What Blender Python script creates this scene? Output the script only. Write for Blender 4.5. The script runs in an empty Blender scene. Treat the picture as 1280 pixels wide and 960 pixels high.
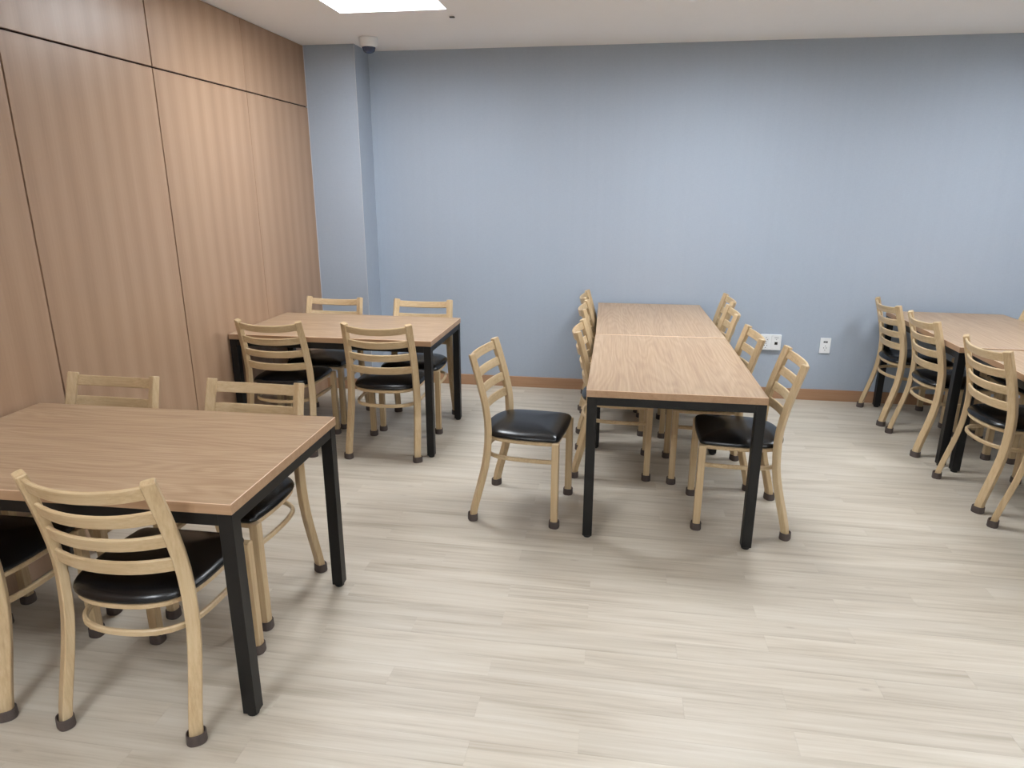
import bpy, math, random
from mathutils import Vector, Matrix

# ------------------------------------------------------------------ camera, world, exposure
scene = bpy.context.scene
COL = scene.collection
CAM = Vector((2.36866, -5.47023, 1.62270)); YAW, PITCH, ROLL, FPX = 0.15214, 0.28228, 0.00267, 838.595
fw = Vector((-math.sin(YAW) * math.cos(PITCH), math.cos(YAW) * math.cos(PITCH), -math.sin(PITCH)))
rt0 = Vector((math.cos(YAW), math.sin(YAW), 0)); up0 = rt0.cross(fw)
rt = rt0 * math.cos(ROLL) + up0 * math.sin(ROLL); up = -rt0 * math.sin(ROLL) + up0 * math.cos(ROLL)
cam_data = bpy.data.cameras.new('camera'); cam = bpy.data.objects.new('camera', cam_data); COL.objects.link(cam)
m3 = Matrix((rt, up, -fw)).transposed(); cam.matrix_world = Matrix.Translation(CAM) @ m3.to_4x4()
cam_data.sensor_fit = 'HORIZONTAL'; cam_data.sensor_width = 36; cam_data.lens = FPX * 36 / 1280
cam_data.clip_start = .05
scene.camera = cam
world = bpy.data.worlds.new('world'); scene.world = world; world.use_nodes = True
world.node_tree.nodes['Background'].inputs[0].default_value = (.8, .85, .9, 1)
world.node_tree.nodes['Background'].inputs[1].default_value = .05
vs = scene.view_settings
vs.view_transform = 'Standard'; vs.look = 'None'; vs.gamma = 1; vs.use_curve_mapping = False
vs.exposure = 0.0
PANEL_EMIT = 31.0           # the LED ceiling panels are the only lamps of the room
PANEL_COL = (.935, .985, 1.04)

# ------------------------------------------------------------------ helpers
def lin(r, g, b):
    f = lambda c: (c / 255 / 12.92) if c / 255 <= .04045 else ((c / 255 + .055) / 1.055) ** 2.4
    return (f(r), f(g), f(b), 1)

def link(o, parent=None):
    COL.objects.link(o)
    if parent is not None: o.parent = parent
    return o

def mesh(name, verts, faces, mat, smooth=False):
    me = bpy.data.meshes.new(name); me.from_pydata([tuple(v) for v in verts], [], faces); me.update()
    me.materials.append(mat)
    if smooth:
        me.polygons.foreach_set('use_smooth', [True] * len(me.polygons))
    return me

def obj(name, me, parent=None):
    return link(bpy.data.objects.new(name, me), parent)

def empty(name, loc, rz=0):
    o = bpy.data.objects.new(name, None); o.empty_display_size = .1
    o.location = loc; o.rotation_euler = (0, 0, rz); return link(o)

def tag(o, label=None, cat=None, group=None, kind=None):
    if label: o['label'] = label
    if cat: o['category'] = cat
    if group: o['group'] = group
    if kind: o['kind'] = kind
    return o

class MB:
    def __init__(self): self.v = []; self.f = []
    def add(self, vs_, fs):
        n = len(self.v); self.v += [tuple(v) for v in vs_]; self.f += [tuple(i + n for i in f) for f in fs]; return self
    def box(self, x0, x1, y0, y1, z0, z1):
        return self.add([(x0, y0, z0), (x1, y0, z0), (x1, y1, z0), (x0, y1, z0), (x0, y0, z1), (x1, y0, z1), (x1, y1, z1), (x0, y1, z1)],
                        [(0, 3, 2, 1), (4, 5, 6, 7), (0, 1, 5, 4), (1, 2, 6, 5), (2, 3, 7, 6), (3, 0, 4, 7)])
    def bevel_box(self, x0, x1, y0, y1, z0, z1, b):
        rings = []
        for z, i in ((z0, b), (z0 + b, 0), (z1 - b, 0), (z1, b)):
            X0, X1, Y0, Y1 = x0 + i, x1 - i, y0 + i, y1 - i
            c = b * .6
            rings.append([(X0 + c, Y0, z), (X1 - c, Y0, z), (X1, Y0 + c, z), (X1, Y1 - c, z), (X1 - c, Y1, z), (X0 + c, Y1, z), (X0, Y1 - c, z), (X0, Y0 + c, z)])
        return self.rings(rings)
    def rings(self, rings, cap0=True, cap1=True, closed=True):
        n = len(rings[0]); vs_ = [p for r in rings for p in r]; fs = []
        for k in range(len(rings) - 1):
            for i in range(n if closed else n - 1):
                j = (i + 1) % n
                fs.append((k * n + i, k * n + j, (k + 1) * n + j, (k + 1) * n + i))
        if cap0: fs.append(tuple(reversed(range(n))))
        if cap1: fs.append(tuple((len(rings) - 1) * n + i for i in range(n)))
        return self.add(vs_, fs)
    def lathe(self, prof, n=20, cx=0, cy=0, cap0=True, cap1=True):
        return self.rings([[(cx + r * math.cos(2 * math.pi * i / n), cy + r * math.sin(2 * math.pi * i / n), z) for i in range(n)] for r, z in prof], cap0, cap1)
    def mesh(self, name, mat, smooth=False): return mesh(name, self.v, self.f, mat, smooth)

def sweep(path, section, upv):
    """rings of a section [(side, up)] swept along a path; side = tangent x up"""
    rings = []
    for i, p in enumerate(path):
        a = path[max(i - 1, 0)]; b = path[min(i + 1, len(path) - 1)]
        t = (Vector(b) - Vector(a)).normalized()
        s = t.cross(upv).normalized(); u = s.cross(t).normalized()
        rings.append([tuple(Vector(p) + s * x + u * y) for x, y in section])
    return rings

def rrect(w, h, c):
    w /= 2; h /= 2
    return [(-w + c, -h), (w - c, -h), (w, -h + c), (w, h - c), (w - c, h), (-w + c, h), (-w, h - c), (-w, -h + c)]

# ------------------------------------------------------------------ materials
def new_mat(name, rough=.5, spec=.5):
    m = bpy.data.materials.new(name); m.use_nodes = True
    b = m.node_tree.nodes['Principled BSDF']
    b.inputs['Roughness'].default_value = rough; b.inputs['Specular IOR Level'].default_value = spec
    return m, m.node_tree.nodes, m.node_tree.links, b

def N(nodes, t, **kw):
    n = nodes.new(t)
    for k, v in kw.items(): setattr(n, k, v)
    return n

def ramp(nodes, stops):
    r = nodes.new('ShaderNodeValToRGB'); e = r.color_ramp.elements
    while len(e) < len(stops): e.new(.5)
    for el, (p, c) in zip(e, stops): el.position = p; el.color = c
    return r

def mixc(nodes, links, fac, a, b, mode='MIX'):
    m = nodes.new('ShaderNodeMix'); m.data_type = 'RGBA'; m.blend_type = mode
    for sock, v in ((m.inputs[0], fac), (m.inputs[6], a), (m.inputs[7], b)):
        if hasattr(v, 'links') or hasattr(v, 'is_output'): links.new(v, sock)
        else: sock.default_value = v
    return m.outputs[2]

def coords(nodes, links, scale, rnd=0.0, rot=(0, 0, 0)):
    tc = N(nodes, 'ShaderNodeTexCoord'); mp = N(nodes, 'ShaderNodeMapping'); mp.inputs['Scale'].default_value = scale
    mp.inputs['Rotation'].default_value = rot
    src = tc.outputs['Object']
    if rnd:
        oi = N(nodes, 'ShaderNodeObjectInfo'); ge = N(nodes, 'ShaderNodeNewGeometry')
        ad = N(nodes, 'ShaderNodeMath', operation='ADD'); links.new(oi.outputs['Random'], ad.inputs[0]); links.new(ge.outputs['Random Per Island'], ad.inputs[1])
        sc = N(nodes, 'ShaderNodeVectorMath', operation='SCALE'); sc.inputs[0].default_value = (37.3, 71.9, 13.7); links.new(ad.outputs[0], sc.inputs['Scale'])
        va = N(nodes, 'ShaderNodeVectorMath', operation='ADD'); links.new(src, va.inputs[0]); links.new(sc.outputs[0], va.inputs[1]); src = va.outputs[0]
    links.new(src, mp.inputs['Vector']); return mp.outputs['Vector']

def noise(nodes, links, vec, scale, detail=4, rough=.55, dist=0):
    n = N(nodes, 'ShaderNodeTexNoise'); n.inputs['Scale'].default_value = scale; n.inputs['Detail'].default_value = detail
    n.inputs['Roughness'].default_value = rough; n.inputs['Distortion'].default_value = dist
    links.new(vec, n.inputs['Vector']); return n.outputs['Fac']

def bump(nodes, links, b, h, strength, dist=.002):
    bp = N(nodes, 'ShaderNodeBump'); bp.inputs['Strength'].default_value = strength; bp.inputs['Distance'].default_value = dist
    links.new(h, bp.inputs['Height']); links.new(bp.outputs[0], b.inputs['Normal'])

def flat_mat(name, col, rough=.5, spec=.5, var=.06, scale=30):
    m, n, l, b = new_mat(name, rough, spec)
    v = coords(n, l, (1, 1, 1)); f = noise(n, l, v, scale, 3)
    c2 = tuple(c * (1 - var) for c in col[:3]) + (1,)
    l.new(mixc(n, l, f, c2, col), b.inputs['Base Color']); return m

def wood_mat(name, axis, cols, rough=.45, rnd=1, grain=1.0, ring=1.0, objvar=0.0, spec=.4, lo=.3, hi=.7, fine_w=.5, freq=26, cat_w=.16, mid_ax=.7):
    """straight grain along an axis with cathedral figure; cols = dark, mid, light"""
    m, n, l, b = new_mat(name, rough, spec)
    st = [1, 1, 1]; st[axis] = .045
    fine = [90 * grain] * 3; fine[axis] = 2.2 * grain
    v1 = coords(n, l, tuple(fine), rnd); g = noise(n, l, v1, 1.0, 5, .65)
    mid = [14] * 3; mid[axis] = mid_ax
    v2 = coords(n, l, tuple(mid), rnd); g2 = noise(n, l, v2, 1.0, 4, .6, .6)
    cat = [9 * ring] * 3; cat[axis] = 1.0 * ring
    v3 = coords(n, l, tuple(cat), rnd); big = noise(n, l, v3, .55, 2, .5)
    mu = N(n, 'ShaderNodeMath', operation='MULTIPLY'); l.new(big, mu.inputs[0]); mu.inputs[1].default_value = freq
    fr = N(n, 'ShaderNodeMath', operation='SINE'); l.new(mu.outputs[0], fr.inputs[0])
    mr = N(n, 'ShaderNodeMapRange'); mr.inputs[1].default_value = -1; mr.inputs[2].default_value = 1; l.new(fr.outputs[0], mr.inputs[0])
    a1 = N(n, 'ShaderNodeMix'); a1.inputs[0].default_value = 1 - fine_w; l.new(g, a1.inputs[2]); l.new(g2, a1.inputs[3])
    a2 = N(n, 'ShaderNodeMix'); a2.inputs[0].default_value = cat_w * ring; l.new(a1.outputs[0], a2.inputs[2]); l.new(mr.outputs[0], a2.inputs[3])
    r = ramp(n, ((lo, cols[0]), ((lo + hi) / 2, cols[1]), (hi, cols[2]))); l.new(a2.outputs[0], r.inputs[0])
    out = r.outputs[0]
    if objvar:
        oi = N(n, 'ShaderNodeObjectInfo'); ge = N(n, 'ShaderNodeNewGeometry')
        ad = N(n, 'ShaderNodeMath', operation='ADD'); l.new(oi.outputs['Random'], ad.inputs[0]); l.new(ge.outputs['Random Per Island'], ad.inputs[1])
        fc = N(n, 'ShaderNodeMath', operation='FRACT'); l.new(ad.outputs[0], fc.inputs[0])
        mm = N(n, 'ShaderNodeMapRange'); mm.inputs[3].default_value = 1 - objvar; mm.inputs[4].default_value = 1 + objvar * .6; l.new(fc.outputs[0], mm.inputs[0])
        hs = N(n, 'ShaderNodeHueSaturation'); l.new(mm.outputs[0], hs.inputs['Value']); l.new(out, hs.inputs['Color']); out = hs.outputs[0]
    l.new(out, b.inputs['Base Color']); bump(n, l, b, g, .12, .0006)
    return m

M = {}
M['chair'] = {}
OAK = (lin(170, 144, 108), lin(194, 169, 132), lin(209, 188, 153))
for ax, k in ((0, 'x'), (1, 'y'), (2, 'z')):
    M['oak_' + k] = wood_mat('oak_' + k, ax, OAK, .42, 1, 1.3, .3)
M['table_top'] = wood_mat('table_laminate', 0, (lin(156, 127, 99), lin(171, 144, 115), lin(184, 159, 131)), .36, 1, 1.3, 1.0, spec=.45, lo=.36, hi=.64, fine_w=.6, freq=130, cat_w=.10, mid_ax=.9)
M['edge'] = wood_mat('table_edge_band', 0, (lin(156, 121, 92), lin(170, 137, 107), lin(182, 151, 122)), .4, 1, 1.0, .2)
M['edge_line'] = flat_mat('edge_trim_line', lin(226, 196, 166), .4)
M['black_metal'] = flat_mat('black_powder_coat', lin(14, 14, 15), .45, .4, .15, 200)
M['vinyl'] = flat_mat('black_vinyl', lin(9, 10, 13), .27, .5, .2, 60)
nt = M['vinyl'].node_tree
bump(nt.nodes, nt.links, nt.nodes['Principled BSDF'], noise(nt.nodes, nt.links, coords(nt.nodes, nt.links, (1, 1, 1)), 420, 2), .12, .0005)
M['board'] = flat_mat('black_board', lin(22, 21, 21), .7)
M['rubber'] = flat_mat('brown_rubber', lin(86, 76, 72), .6, .3, .12, 120)
M['adjuster'] = flat_mat('black_plastic_foot', lin(16, 16, 17), .55)
M['white_plastic'] = flat_mat('white_plastic', lin(236, 238, 240), .35)
M['grey_plastic'] = flat_mat('grey_plastic', lin(150, 152, 155), .5)
M['dark_plastic'] = flat_mat('dark_plastic', lin(22, 23, 26), .4)
M['dome'] = flat_mat('smoked_dome', lin(58, 68, 94), .15, .6)
M['ceiling'] = flat_mat('ceiling_paint', lin(248, 247, 247), .9, .2, .02, 6)
M['housing'] = flat_mat('white_housing', lin(240, 240, 240), .6)
M['plaster_dark'] = flat_mat('panel_backing', lin(48, 34, 28), .8)
M['plain_wall'] = flat_mat('painted_wall', lin(228, 230, 231), .85, .2)
M['floor_base'] = flat_mat('floor_bed', lin(172, 160, 144), .7)
M['caulk'] = flat_mat('pale_caulk', lin(196, 200, 206), .6)
M['baseboard'] = wood_mat('baseboard_wood', 0, (lin(150, 112, 84), lin(166, 128, 98), lin(177, 141, 111)), .5, 1, .8, .1)
# vinyl plank floor
M['plank'] = wood_mat('vinyl_plank', 0, (lin(172, 161, 144), lin(193, 183, 167), lin(203, 195, 181)), .44, 1, .75, .6, objvar=.05, spec=.5, lo=.34, hi=.64, fine_w=.5, freq=50, cat_w=.14, mid_ax=1.3)
nt = M['plank'].node_tree; n_, l_ = nt.nodes, nt.links; b_ = n_['Principled BSDF']
kv = coords(n_, l_, (4.5, 13, 1), 1); vor = N(n_, 'ShaderNodeTexVoronoi'); vor.inputs['Scale'].default_value = .55; l_.new(kv, vor.inputs['Vector'])
kr = ramp(n_, ((.0, (1, 1, 1, 1)), (.07, (0, 0, 0, 1)))); l_.new(vor.outputs['Distance'], kr.inputs[0])
src = b_.inputs['Base Color'].links[0].from_socket
kf = N(n_, 'ShaderNodeMath', operation='MULTIPLY'); kf.inputs[1].default_value = .45; l_.new(kr.outputs[0], kf.inputs[0])
l_.new(mixc(n_, l_, kf.outputs[0], src, lin(140, 126, 110)), b_.inputs['Base Color'])

# veneer of the left wall: vertical flitch bands of alternating tone and fine straight grain
def veneer():
    m, n, l, b = new_mat('walnut_veneer', .36, .5)
    v = coords(n, l, (1, 1, .03), 1); big = noise(n, l, v, 5.5, 1.5, .5)
    va = coords(n, l, (1, 1, .12), 1); wob = noise(n, l, va, 3, 2, .5)
    sx = N(n, 'ShaderNodeSeparateXYZ'); tc = N(n, 'ShaderNodeTexCoord'); l.new(tc.outputs['Object'], sx.inputs[0])
    k = N(n, 'ShaderNodeMath', operation='MULTIPLY'); k.inputs[1].default_value = 2 * math.pi / .118; l.new(sx.outputs[1], k.inputs[0])
    w = N(n, 'ShaderNodeMath', operation='MULTIPLY_ADD'); w.inputs[1].default_value = 4.5; l.new(wob, w.inputs[0]); l.new(k.outputs[0], w.inputs[2])
    s = N(n, 'ShaderNodeMath', operation='SINE'); l.new(w.outputs[0], s.inputs[0])
    mr = N(n, 'ShaderNodeMapRange'); mr.inputs[1].default_value = -1; mr.inputs[2].default_value = 1; l.new(s.outputs[0], mr.inputs[0])
    mx = N(n, 'ShaderNodeMix'); mx.inputs[0].default_value = .64; l.new(mr.outputs[0], mx.inputs[2]); l.new(big, mx.inputs[3])
    vf = coords(n, l, (120, 120, 2.2), 1); g = noise(n, l, vf, 1, 4, .65)
    my = N(n, 'ShaderNodeMix'); my.inputs[0].default_value = .42; l.new(mx.outputs[0], my.inputs[2]); l.new(g, my.inputs[3])
    r = ramp(n, ((.2, lin(150, 121, 98)), (.45, lin(163, 133, 108)), (.7, lin(172, 143, 118)))); l.new(my.outputs[0], r.inputs[0])
    l.new(r.outputs[0], b.inputs['Base Color']); bump(n, l, b, g, .08, .0005)
    return m
M['veneer'] = veneer()

# blue-grey textile wallpaper
def wallpaper():
    m, n, l, b = new_mat('blue_grey_wallpaper', .8, .25)
    va = coords(n, l, (240, 240, 30)); vb = coords(n, l, (30, 30, 240))
    a = noise(n, l, va, 1, 2); c = noise(n, l, vb, 1, 2)
    ad = N(n, 'ShaderNodeMath', operation='ADD'); l.new(a, ad.inputs[0]); l.new(c, ad.inputs[1])
    vc = coords(n, l, (22, 22, .4)); s = noise(n, l, vc, 1, 2)
    h = N(n, 'ShaderNodeMix'); h.inputs[0].default_value = .35; l.new(ad.outputs[0], h.inputs[2]); l.new(s, h.inputs[3])
    r = ramp(n, ((.45, lin(160, 170, 184)), (1.1, lin(166, 176, 189)))); l.new(h.outputs[0], r.inputs[0])
    l.new(r.outputs[0], b.inputs['Base Color']); bump(n, l, b, ad.outputs[0], .25, .0008)
    return m
M['wallpaper'] = wallpaper()

em = bpy.data.materials.new('led_diffuser'); em.use_nodes = True
eb = em.node_tree.nodes['Principled BSDF']; eb.inputs['Base Color'].default_value = (.9, .9, .9, 1)
eb.inputs['Emission Color'].default_value = (*PANEL_COL, 1); eb.inputs['Emission Strength'].default_value = PANEL_EMIT
M['led'] = em

# ------------------------------------------------------------------ room shell
H = 2.646; XR = 7.0; YB = -7.6; WA = .011
wallx = lambda y: WA * y
# ceiling with openings for the panels
LX = [.98, 3.03, 5.12]; LY = [-1.49, -5.6]; LS = .33; RECESS = .07
def cuts(c, lo, hi):
    r = [lo]
    for v in sorted(c): r += [v - LS, v + LS]
    return r + [hi]
xc, yc = cuts(LX, -.25, XR), cuts(LY, YB, .1)
cb = MB()
for i in range(len(xc) - 1):
    for j in range(len(yc) - 1):
        if i % 2 and j % 2: continue
        cb.add([(xc[i], yc[j], H), (xc[i], yc[j + 1], H), (xc[i + 1], yc[j + 1], H), (xc[i + 1], yc[j], H)], [(0, 1, 2, 3)])
cb.box(-.25, XR, YB, .1, H + .13, H + .2)
tag(obj('ceiling', cb.mesh('ceiling', M['ceiling'])), 'plain off white ceiling with square recessed light panels', kind='structure')
tag(obj('wall_back', MB().box(.3936, XR, 0, .1, 0, H).mesh('wall_back', M['wallpaper'])), 'blue grey wallpapered back wall', kind='structure')
tag(obj('wall_column', MB().box(-.25, .3936, -.2916, .1, 0, H).mesh('wall_column', M['wallpaper'])), 'blue grey boxed column in the corner beside the wood wall', kind='structure')
tag(obj('wall_right', MB().box(XR, XR + .1, YB, .1, 0, H).mesh('wall_right', M['plain_wall'])), 'plain pale wall out of view on the right', kind='structure')
tag(obj('wall_front', MB().box(-.25, XR, YB - .1, YB, 0, H).mesh('wall_front', M['plain_wall'])), 'plain pale wall behind the camera', kind='structure')

# left wall: dark backing with veneer panels in two rows
BK = .014
yA, yZ = YB, -.2916
wb = MB().add([(wallx(yA) - BK, yA, 0), (wallx(yZ) - BK, yZ, 0), (wallx(yZ) - BK, yZ, H), (wallx(yA) - BK, yA, H),
               (-.25, yA, 0), (-.25, yZ, 0), (-.25, yZ, H), (-.25, yA, H)],
              [(0, 1, 2, 3), (4, 7, 6, 5), (0, 3, 7, 4), (1, 5, 6, 2), (3, 2, 6, 7), (0, 4, 5, 1)])
wl = tag(obj('wall_left', wb.mesh('wall_left', M['plaster_dark'])), 'brown wood veneer panelled wall on the left', kind='structure')
ys = [-.2916, -1.1493, -2.0463, -2.9475]
while ys[-1] > YB + .9: ys.append(ys[-1] - .9)
ys.append(YB)
G = .0042
for k in range(len(ys) - 1):
    gv = lambda i: .0018 if i == 1 else .0042
    a, c = ys[k + 1] + (gv(k + 1) if k < len(ys) - 2 else 0), ys[k] - (gv(k) if k else .001)
    for z0, z1 in ((.004, 2.2188 - G), (2.2188 + G, H - .003)):
        yc_, zc = (a + c) / 2, (z0 + z1) / 2
        p = MB().bevel_box(0, BK - .001, -(c - a) / 2, (c - a) / 2, -(z1 - z0) / 2, (z1 - z0) / 2, .0012).mesh('panel', M['veneer'])
        o = obj('panel', p, wl); o.location = (wallx(yc_) - BK + .0003, yc_, zc); o.rotation_euler = (0, 0, -math.atan(WA))
tag(obj('trim_1', MB().box(wallx(-.2916), wallx(-.2916) + .004, -.2946, -.2916, 0, H - .002).mesh('trim_1', M['caulk'])), 'thin pale joint between wood wall and column', kind='structure')
tag(obj('trim_2', MB().box(.3911, .3944, -.2924, -.2891, .092, H - .002).mesh('trim_2', M['caulk'])), 'thin pale corner bead of the column', kind='structure')

# baseboards
tag(obj('baseboard_back', MB().bevel_box(.4056, XR, -.012, 0, 0, .0903, .002).mesh('baseboard_back', M['baseboard'])), 'brown wooden baseboard along the back wall', kind='structure')
bc = MB().bevel_box(wallx(-.3), .4056, -.3036, -.2916, 0, .0903, .002).box(.3936, .4056, -.2916, -.0005, 0, .0903)
tag(obj('baseboard_column', bc.mesh('baseboard_column', M['baseboard'])), 'brown wooden baseboard around the corner column', kind='structure')

# floor: every plank in view is a piece of its own
PL, PW, PT = .995, .0956, .004
fl = tag(obj('floor', MB().box(-.25, XR, YB, .1, -.06, -PT).mesh('floor', M['floor_base'])), 'pale oak vinyl plank floor', kind='structure')
known = {0: .655, 1: .33, 2: .99, 3: .33, 4: .0, 5: .66, 6: .33, 7: 0, 8: .66, 9: .99, 10: .33}
rng = random.Random(5)
def project(p):
    d = Vector(p) - CAM; z = d.dot(fw)
    if z < .1: return None
    return 640 + FPX * d.dot(rt) / z, 480 - FPX * d.dot(up) / z, z
planks = []; last = -1
for k in range(-30, 62):
    y1 = -2.786 - k * PW; y0 = y1 - PW
    y1 = min(y1, 0)
    if y1 - y0 < .01 or y0 < YB: continue
    off = known.get(k)
    if off is None:
        off = rng.choice([v for v in (0, .33, .66) if v != last])
    last = off
    x = off - PL
    while x < XR:
        a, c = max(x, wallx(y0) - .004), min(x + PL, XR)
        if c - a > .02: planks.append((a, c, y0, y1))
        x += PL
def seen(p):
    a, c, y0, y1 = p; n = 0
    for i in range(6):
        q = project((a + (c - a) * (i + .5) / 6, (y0 + y1) / 2, 0))
        if q and -10 < q[0] < 1290 and 0 < q[1] < 970: n += 1
    return n
vis = [p for p in planks if seen(p)]
vis.sort(key=lambda p: -seen(p) / project(((p[0] + p[1]) / 2, p[2], 0))[2] ** 2)
single = set(vis[:298]); cache = {}
gap = .00015
def plank_box(mb, w, h, x, y):
    return mb.add([(x - w, y - h, -PT), (x + w, y - h, -PT), (x + w, y + h, -PT), (x - w, y + h, -PT),
                   (x - w, y - h, -.0002), (x + w, y - h, -.0002), (x + w, y + h, -.0002), (x - w, y + h, -.0002),
                   (x - w + .0003, y - h + .0003, 0), (x + w - .0003, y - h + .0003, 0), (x + w - .0003, y + h - .0005, 0), (x - w + .0003, y + h - .0005, 0)],
                  [(0, 1, 5, 4), (1, 2, 6, 5), (2, 3, 7, 6), (3, 0, 4, 7), (4, 5, 9, 8), (5, 6, 10, 9), (6, 7, 11, 10), (7, 4, 8, 11), (8, 9, 10, 11)])
rest = MB()
for p in planks:
    a, c, y0, y1 = p; w, h = (c - a) / 2 - gap, (y1 - y0) / 2 - gap
    if p in single:
        key = (round(w, 4), round(h, 4))
        if key not in cache: cache[key] = plank_box(MB(), w, h, 0, 0).mesh('plank', M['plank'])
        o = obj('plank', cache[key], fl); o.location = ((a + c) / 2, (y0 + y1) / 2, 0)
    else:
        plank_box(rest, w, h, (a + c) / 2, (y0 + y1) / 2)
tag(obj('plank_field', rest.mesh('plank_field', M['plank']), fl), kind='stuff')

# ------------------------------------------------------------------ ceiling lights
lh = MB(); s = LS
lh.add([(x, y, z) for z in (0, RECESS + .02) for x, y in ((-s, -s), (s, -s), (s, s), (-s, s))],
       [(0, 1, 5, 4), (1, 2, 6, 5), (2, 3, 7, 6), (3, 0, 4, 7), (4, 5, 6, 7)])
lh_me = lh.mesh('housing', M['housing'])
f = MB(); o_, i_ = s + .006, s - .001
f.box(-o_, o_, -o_, -i_, -.002, .001).box(-o_, o_, i_, o_, -.002, .001).box(-o_, -i_, -i_, i_, -.002, .001).box(i_, o_, -i_, i_, -.002, .001)
fr_me = f.mesh('trim_frame', M['housing'])
di_me = MB().box(-s + .002, s - .002, -s + .002, s - .002, RECESS, RECESS + .012).mesh('diffuser', M['led'])
row = ['nearest the back wall', 'above the camera']
colm = ['beside the wood wall', 'above the middle tables', 'above the right tables']
for j, y in enumerate(LY):
    for i, x in enumerate(LX):
        t = empty('ceiling_light', (x, y, H))
        tag(t, f'square recessed white ceiling light {colm[i]}, {row[j]}', 'ceiling light', 'square ceiling light panels')
        obj('housing', lh_me, t); obj('trim_frame', fr_me, t); obj('diffuser', di_me, t)

# ------------------------------------------------------------------ tables
TH, TT = .75, .034
tm = {}
def table(cx, cy, rz, L, W, label):
    t = empty('dining_table', (cx, cy, 0), rz)
    tag(t, label, 'table', 'oak topped dining tables with black legs')
    l, w = L / 2, W / 2; key = (round(L, 3), round(W, 3))
    if key not in tm:
        e = .0016; core = MB().bevel_box(-l + e, l - e, -w + e, w - e, TH - TT, TH, .0012).mesh('tabletop', M['table_top'])
        band = MB().box(-l, l, -w, -w + e, TH - TT + .001, TH - .0016).box(-l, l, w - e, w, TH - TT + .001, TH - .0016)
        band.box(-l, -l + e, -w + e, w - e, TH - TT + .001, TH - .0016).box(l - e, l, -w + e, w - e, TH - TT + .001, TH - .0016)
        c = .0018
        line = MB()
        for sx, sy, ex, ey in ((-l, -w, l, -w), (l, -w, l, w), (l, w, -l, w), (-l, w, -l, -w)):
            dx, dy = (0, 1) if sx != ex else (1, 0)
            s1 = -1 if (dy and sy > 0) or (dx and sx > 0) else 1
            line.add([(sx, sy, TH - .0017), (ex, ey, TH - .0017), (ex + dx * s1 * c, ey + dy * s1 * c, TH + .0002), (sx + dx * s1 * c, sy + dy * s1 * c, TH + .0002)], [(0, 1, 2, 3)])
        a = .045; z = TH - TT
        leg = MB().bevel_box(-a / 2, a / 2, -a / 2, a / 2, .012, z, .002).mesh('leg', M['black_metal'])
        foot = MB().lathe(((.017, 0), (.019, .003), (.019, .013)), 14).mesh('levelling_foot', M['adjuster'])
        i = .003
        rl = MB().bevel_box(-l + i + a, l - i - a, -.0125, .0125, z - .04, z, .0015).mesh('apron_rail', M['black_metal'])
        rw = MB().bevel_box(-.0125, .0125, -w + i + a, w - i - a, z - .04, z, .0015).mesh('apron_rail', M['black_metal'])
        tm[key] = (core, band.mesh('edge_band', M['edge']), line.mesh('edge_line', M['edge_line']), leg, foot, rl, rw, l - i - a / 2, w - i - a / 2)
    core, band, line, leg, foot, rl, rw, px, py = tm[key]
    top = obj('tabletop', core, t); obj('edge_band', band, top); obj('edge_line', line, top)
    for sx in (-1, 1):
        for sy in (-1, 1):
            o = obj('leg', leg, t); o.location = (sx * px, sy * py, 0); obj('levelling_foot', foot, o)
    for sy in (-1, 1):
        o = obj('apron_rail', rl, t); o.location = (0, sy * (py + .008), 0)
    for sx in (-1, 1):
        o = obj('apron_rail', rw, t); o.location = (sx * (px + .008), 0, 0)
    return t
def table_from_corner(c, a, dx, dy, lengthwise, label):
    ca, sa = math.cos(a), math.sin(a); hx, hy = dx / 2, dy / 2
    cx, cy = c[0] + hx * ca - hy * sa, c[1] + hx * sa + hy * ca
    if lengthwise == 'x': return table(cx, cy, a, abs(dx), abs(dy), label)
    return table(cx, cy, a + math.pi / 2, abs(dy), abs(dx), label)
W = .7937
table_from_corner((1.304, -3.859), .0198, -1.307, .786, 'x', 'oak topped table with black legs nearest the camera, end against the wood wall')
table_from_corner((1.2956, -1.6732), -.0025, -1.307, .778, 'x', 'oak topped table with black legs by the corner column, end against the wood wall')
table_from_corner((2.2615, -2.5359), .0012, W, 1.237, 'y', 'oak topped table of the middle row, nearer half with the lone chair beside it')
table_from_corner((2.2610, -1.2965), .0168, W, 1.237, 'y', 'oak topped table of the middle row, farther half against the back wall')
table_from_corner((4.3626, -1.319), -.0299, W, 1.237, 'y', 'oak topped table of the right hand row, standing by the back wall')
table_from_corner((4.362, -2.588), -.036, W, 1.237, 'y', 'oak topped table of the right hand row, nearer one cut off at the picture edge')

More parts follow.
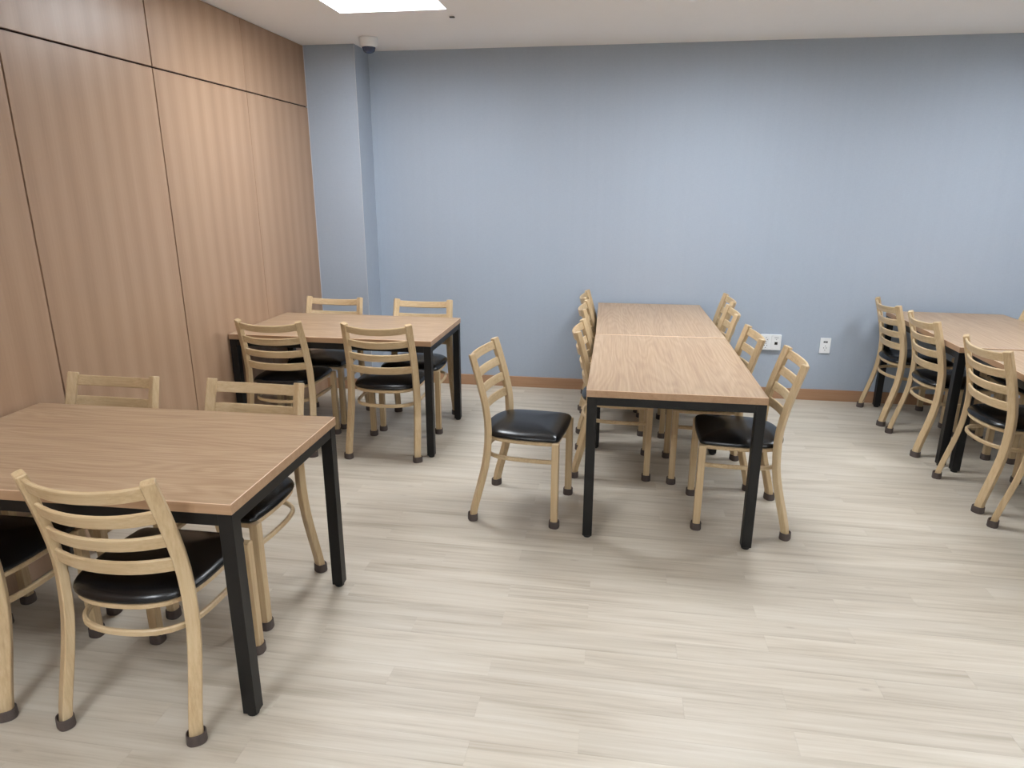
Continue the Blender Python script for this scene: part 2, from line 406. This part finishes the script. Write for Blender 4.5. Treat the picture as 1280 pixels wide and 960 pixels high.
# ------------------------------------------------------------------ ladder-back chair
PHI = math.radians(31)      # the flat posts are toed so that their broad face follows the seat curve
SEC = rrect(.040, .029, .003)
prof = [(0.012, -.200), (.06, -.1925), (.12, -.178), (.18, -.162), (.24, -.147), (.30, -.134), (.36, -.125), (.42, -.121), (.48, -.120), (.54, -.123),
        (.60, -.132), (.66, -.145), (.71, -.158), (.76, -.172), (.81, -.187), (.858, -.2015)]
half = lambda z: .2217 - (.2217 - .1951) * z / .859
def prof_y(z):
    for (z0, y0), (z1, y1) in zip(prof, prof[1:]):
        if z0 <= z <= z1: return y0 + (y1 - y0) * (z - z0) / (z1 - z0)
    return prof[-1][1]
def post(sx):
    path = [(sx * half(z), y, z) for z, y in prof]
    cp, sp = math.cos(PHI * sx), math.sin(PHI * sx); sec = [(x * cp - y * sp, x * sp + y * cp) for x, y in SEC]
    rings = []
    for i, p in enumerate(path):
        a, b = Vector(path[max(i - 1, 0)]), Vector(path[min(i + 1, len(path) - 1)])
        t = (b - a).normalized(); s = Vector((1, 0, 0)); s = (s - t * s.dot(t)).normalized(); u = t.cross(s)
        rings.append([tuple(Vector(p) + s * x + u * y) for x, y in sec])
    # small pyramid-like chamfer at the top
    t = (Vector(path[-1]) - Vector(path[-2])).normalized()
    c = Vector(path[-1])
    rings.append([tuple(c + (Vector(q) - c) * .86 + t * .003) for q in rings[-1]])
    return MB().rings(rings).mesh('back_post', M['oak_z'])
def cap_mesh(w, d, h=.036, iw=0, idp=0):
    n = 24; sup = lambda a, ww, dd: (ww / 2 * math.copysign(abs(math.cos(a)) ** .8, math.cos(a)), dd / 2 * math.copysign(abs(math.sin(a)) ** .8, math.sin(a)))
    ring = lambda k, z, ww=w, dd=d: [(*[q * k for q in sup(2 * math.pi * i / n, ww, dd)], z) for i in range(n)]
    mb = MB().rings([ring(.94, 0), ring(1, .004), ring(.97, h - .002), ring(.94, h), ring(1, h, w - .009, d - .009), ring(1, .012, w - .009, d - .009)])
    return mb.mesh('foot_cap', M['rubber'], False)
SHIELD = [(.196, .2), (.2025, .14), (.205, .07), (.2035, .0), (.196, -.06), (.181, -.105), (.148, -.142), (.10, -.165), (.05, -.1755), (0, -.178)]
def outline(a, yf, yr):
    """shield-shaped U path from the left front corner round the rear to the right front corner; sides bow outwards"""
    pts = []
    k = a / .205
    for i in range(len(SHIELD) - 1):
        p0, p1, p2 = SHIELD[max(i - 1, 0)], SHIELD[i], SHIELD[i + 1]
        p3 = SHIELD[i + 2] if i + 2 < len(SHIELD) else (-SHIELD[i][0], SHIELD[i][1])
        for t in (0, .5):
            f = lambda q: .5 * (2 * p1[q] + (p2[q] - p0[q]) * t + (2 * p0[q] - 5 * p1[q] + 4 * p2[q] - p3[q]) * t * t + (3 * p1[q] - p0[q] - 3 * p2[q] + p3[q]) * t ** 3)
            pts.append((f(0), f(1)))
    pts.append((0, SHIELD[-1][1]))
    out = []
    for x, y in pts:
        y = yr + (y + .178) * (yf - yr) / .378
        out.append((x * k, y))
    return [(-x, y) for x, y in out] + [(x, y) for x, y in reversed(out[:-1])]
def hoop(a, z, yr, w, h, name):
    path = [(x, y, z) for x, y in outline(a, .2015, yr)]
    rings = sweep(path, rrect(w, h, .004), Vector((0, 0, 1)))
    return MB().rings(rings).mesh(name, M['oak_x'])
def slat(zt, h):
    zc = zt - h / 2; lean = (prof_y(zt) - prof_y(zt - h)) / h
    upv = Vector((0, lean, 1)).normalized(); back = Vector((0, -1, lean)).normalized() * 1
    hw = half(zc) - .0115; n = 12; path = []
    for i in range(n + 1):
        u = -1 + 2 * i / n
        path.append(Vector((u * hw, prof_y(zc) - .007, zc)) + back * (.040 * (1 - abs(u) ** 2.2)))
    rings = sweep(path, rrect(.012, h, .003), upv)
    return MB().rings(rings).mesh('slat', M['oak_x'])
def cushion():
    pts = []
    a, yf, yr = .211, .232, -.18; fa = a * .196 / .205
    # rear U
    for x, y in outline(a, yf - .036, yr): pts.append((x, y))
    # front right corner, bowed front edge, front left corner
    r = .03
    for i in range(1, 6):
        th = math.pi / 2 * i / 6; pts.append((fa - r + r * math.cos(th), yf - .036 + (r + .005) * math.sin(th)))
    for i in range(0, 7):
        u = 1 - 2 * i / 6; pts.append((u * (fa - r), yf - .001 + .008 * (1 - u * u)))
    for i in range(5, 0, -1):
        th = math.pi / 2 * i / 6; pts.append((-(fa - r + r * math.cos(th)), yf - .036 + (r + .005) * math.sin(th)))
    cy = .03
    def ring(inset, z):
        # inset measured toward the centre with a constant margin
        o = []
        for x, y in pts:
            d = math.hypot(x, y - cy); k = (d - inset) / d; o.append((x * k, cy + (y - cy) * k, z))
        return o
    rg = [ring(.008, .4465), ring(.001, .449), ring(0, .453), ring(.0015, .459), ring(.006, .4655), ring(.013, .4712), ring(.024, .4765), ring(.04, .4815), ring(.065, .4865), ring(.1, .491), ring(.14, .494), ring(.17, .495)]
    mb = MB().rings(rg, True, True)
    return mb.mesh('seat_cushion', M['vinyl'], True)
FX, FY, FA = .1987, .2178, .034
CH = dict(cushion=cushion(), frame=hoop(.197, .4355, -.168, .016, .020, 'seat_frame'), stretch=hoop(.197, .342, -.168, .015, .021, 'stretcher_hoop'),
          posts=(post(-1), post(1)), slats=[slat(zt, h) for zt, h in ((.850, .045), (.764, .045), (.679, .045), (.595, .046))],
          leg=MB().bevel_box(-FA / 2, FA / 2, -FA / 2, FA / 2, .012, .446, .003).mesh('front_leg', M['oak_z']),
          rear_cap=cap_mesh(.060, .050), front_cap=cap_mesh(.053, .053),
          rail=MB().bevel_box(-FX + FA / 2, FX - FA / 2, -.008, .008, -.010, .010, .002).mesh('front_rail', M['oak_x']),
          board=MB().rings([[(x * .9, y * .9 + .01, z) for x, y in outline(.185, .2, -.16)] for z in (.434, .4462)]).mesh('seat_board', M['board']))
def chair(x, y, deg, label):
    t = empty('dining_chair', (x, y, 0), math.radians(deg))
    tag(t, label, 'chair', 'ladder-back chairs with black seats')
    obj('seat_cushion', CH['cushion'], t); obj('seat_board', CH['board'], t)
    obj('seat_frame', CH['frame'], t); obj('stretcher_hoop', CH['stretch'], t)
    o = obj('front_rail', CH['rail'], t); o.location = (0, FY, .4355)
    for k, sx in enumerate((-1, 1)):
        p = obj('back_post', CH['posts'][k], t)
        c = obj('foot_cap', CH['rear_cap'], p); c.location = (sx * .2217, -.2, 0); c.rotation_euler = (0, 0, PHI * sx)
        q = obj('front_leg', CH['leg'], t); q.location = (sx * FX, FY, 0)
        obj('foot_cap', CH['front_cap'], q)
    for sm in CH['slats']: obj('slat', sm, t)
    return t
CHAIRS = [
    (.944, -3.772, .7, 'chair seen from behind at the near left table, beside its front black leg'),
    (.292, -3.775, 0, 'chair at the near left table cut off by the left picture edge'),
    (.262, -3.199, 178.7, 'chair facing us behind the near left table, the one closer to the wood wall'),
    (.909, -3.196, 178.5, 'chair facing us behind the near left table, the one by its far right leg'),
    (.314, -1.559, -.8, 'chair seen from behind at the corner table, the one next to the wood wall'),
    (.982, -1.547, 1.2, 'chair seen from behind at the corner table, the one by its front right leg'),
    (.331, -1.014, 179.0, 'chair facing us behind the corner table, in front of the wood wall edge'),
    (1.008, -1.014, 180.6, 'chair facing us behind the corner table, in front of the blue grey wall'),
    (1.923, -2.226, -95.9, 'lone chair pulled out on the left of the middle table, seen from its side'),
    (2.380, -1.595, -91.0, 'second chair from the camera tucked in on the left of the middle row'),
    (2.370, -.848, -90.5, 'third chair from the camera tucked in on the left of the middle row'),
    (2.352, -.338, -90.0, 'chair on the left of the middle row closest to the back wall'),
    (3.043, -2.158, 88.0, 'nearest chair on the right of the middle row, seat partly behind the table leg'),
    (2.952, -1.621, 90.1, 'second chair on the right of the middle row, in front of the double wall socket'),
    (2.947, -.877, 88.5, 'third chair on the right of the middle row, only its back above the tabletop'),
    (3.005, -.347, 88.5, 'chair on the right of the middle row closest to the back wall'),
    (4.498, -.352, -90.3, 'chair on the left of the right hand row closest to the back wall'),
    (4.500, -.938, -90.4, 'second chair from the back wall on the left of the right hand row'),
    (4.495, -1.706, -88.0, 'third chair from the back wall on the left of the right hand row, fully shown'),
    (4.484, -2.325, -94.0, 'nearest chair of the right hand row, only a leg inside the picture edge'),
    (5.07, -.468, 90.0, 'chair across the right hand table with only its post tip at the picture edge'),
    (5.055, -.985, 90.0, 'chair on the far side of the right hand row, seen only under the tabletop'),
]
for c in CHAIRS: chair(*c)

# ------------------------------------------------------------------ dome camera, ceiling sensor
t = empty('security_camera', (.572, -.47, H)); tag(t, 'small white dome security camera on the ceiling above the column', 'camera')
obj('base', MB().lathe(((.066, 0), (.067, -.010), (.064, -.012), (.062, -.048), (.057, -.056), (.047, -.058)), 32).mesh('base', M['white_plastic'], True), t)
obj('lens_dome', MB().lathe(((.0475, -.052), (.047, -.066), (.041, -.084), (.030, -.096), (.014, -.102), (.003, -.1035)), 28).mesh('lens_dome', M['dome'], True), t)
obj('retaining_ring', MB().lathe(((.054, -.0565), (.054, -.061), (.0478, -.062)), 28, cap0=False, cap1=False).mesh('retaining_ring', M['white_plastic'], True), t)
t = empty('ceiling_sensor', (1.303, -.99, H)); tag(t, 'tiny dark slotted fitting in the ceiling beside the light panel', 'sensor')
obj('rim', MB().lathe(((.024, 0), (.024, -.002), (.020, -.004)), 20).mesh('rim', M['ceiling']), t)
obj('slot', MB().bevel_box(-.016, .016, -.011, .011, -.010, -.0035, .002).mesh('slot', M['dark_plastic']), t)

# ------------------------------------------------------------------ wall sockets
def socket_face(parent, x, z, y, r=.0205):
    f = obj('socket', MB().rings([[(x + rr * math.cos(2 * math.pi * i / 24), yy, z + rr * math.sin(2 * math.pi * i / 24)) for i in range(24)] for rr, yy in ((r, y), (r, y - .003), (r - .002, y - .003), (r - .003, y - .0005), (.002, y - .0005))], False, True).mesh('socket', M['white_plastic']), parent)
    h = MB()
    for dx in (-.0095, .0095):
        h.rings([[(x + dx + .0032 * math.cos(2 * math.pi * i / 10), yy, z + .0032 * math.sin(2 * math.pi * i / 10)) for i in range(10)] for yy in (y - .0002, y - .0012)], True, True)
    h.box(x - .003, x + .003, y - .0035, y - .001, z + r - .006, z + r - .002).box(x - .003, x + .003, y - .0035, y - .001, z - r + .002, z - r + .006)
    obj('pin_hole', h.mesh('pin_hole', M['dark_plastic']), f)
# double surface box
t = empty('wall_socket', (3.606, 0, .466)); tag(t, 'white double wall socket box with a black jack, behind the middle chairs', 'socket')
obj('back_box', MB().bevel_box(-.078, .078, -.022, -.0002, -.060, .060, .003).mesh('back_box', M['white_plastic']), t)
for cx, kind in ((-.039, 'power'), (.039, 'jack')):
    p = obj('faceplate', MB().bevel_box(cx - .0375, cx + .0375, -.030, -.0222, -.062, .062, .0025).mesh('faceplate', M['white_plastic']), t)
    if kind == 'power':
        socket_face(p, cx, .022, -.030); socket_face(p, cx, -.025, -.030)
    else:
        obj('jack', MB().bevel_box(cx - .011, cx + .011, -.0312, -.0298, -.018, .004, .0006).mesh('jack', M['dark_plastic']), p)
        q = MB()
        for z in (.042, .034): q.box(cx - .016, cx + .016, -.0305, -.0299, z - .0012, z + .0012)
        q.box(cx - .004, cx + .004, -.0305, -.0299, .020, .026)
        obj('marking', q.mesh('marking', M['grey_plastic']), p)
t = empty('wall_socket', (4.02, 0, .449)); tag(t, 'white single wall socket plate low on the wall between the middle and right rows', 'socket')
p = obj('faceplate', MB().bevel_box(-.039, .039, -.009, -.0002, -.062, .062, .003).mesh('faceplate', M['white_plastic']), t)
socket_face(p, 0, -.017, -.009, .021)
q = obj('aerial_port', MB().bevel_box(-.016, .016, -.0105, -.0088, .022, .038, .001).mesh('aerial_port', M['grey_plastic']), p)
obj('pin_hole', MB().box(-.011, -.004, -.0112, -.0104, .026, .034).box(.004, .011, -.0112, -.0104, .026, .034).mesh('pin_hole', M['dark_plastic']), q)
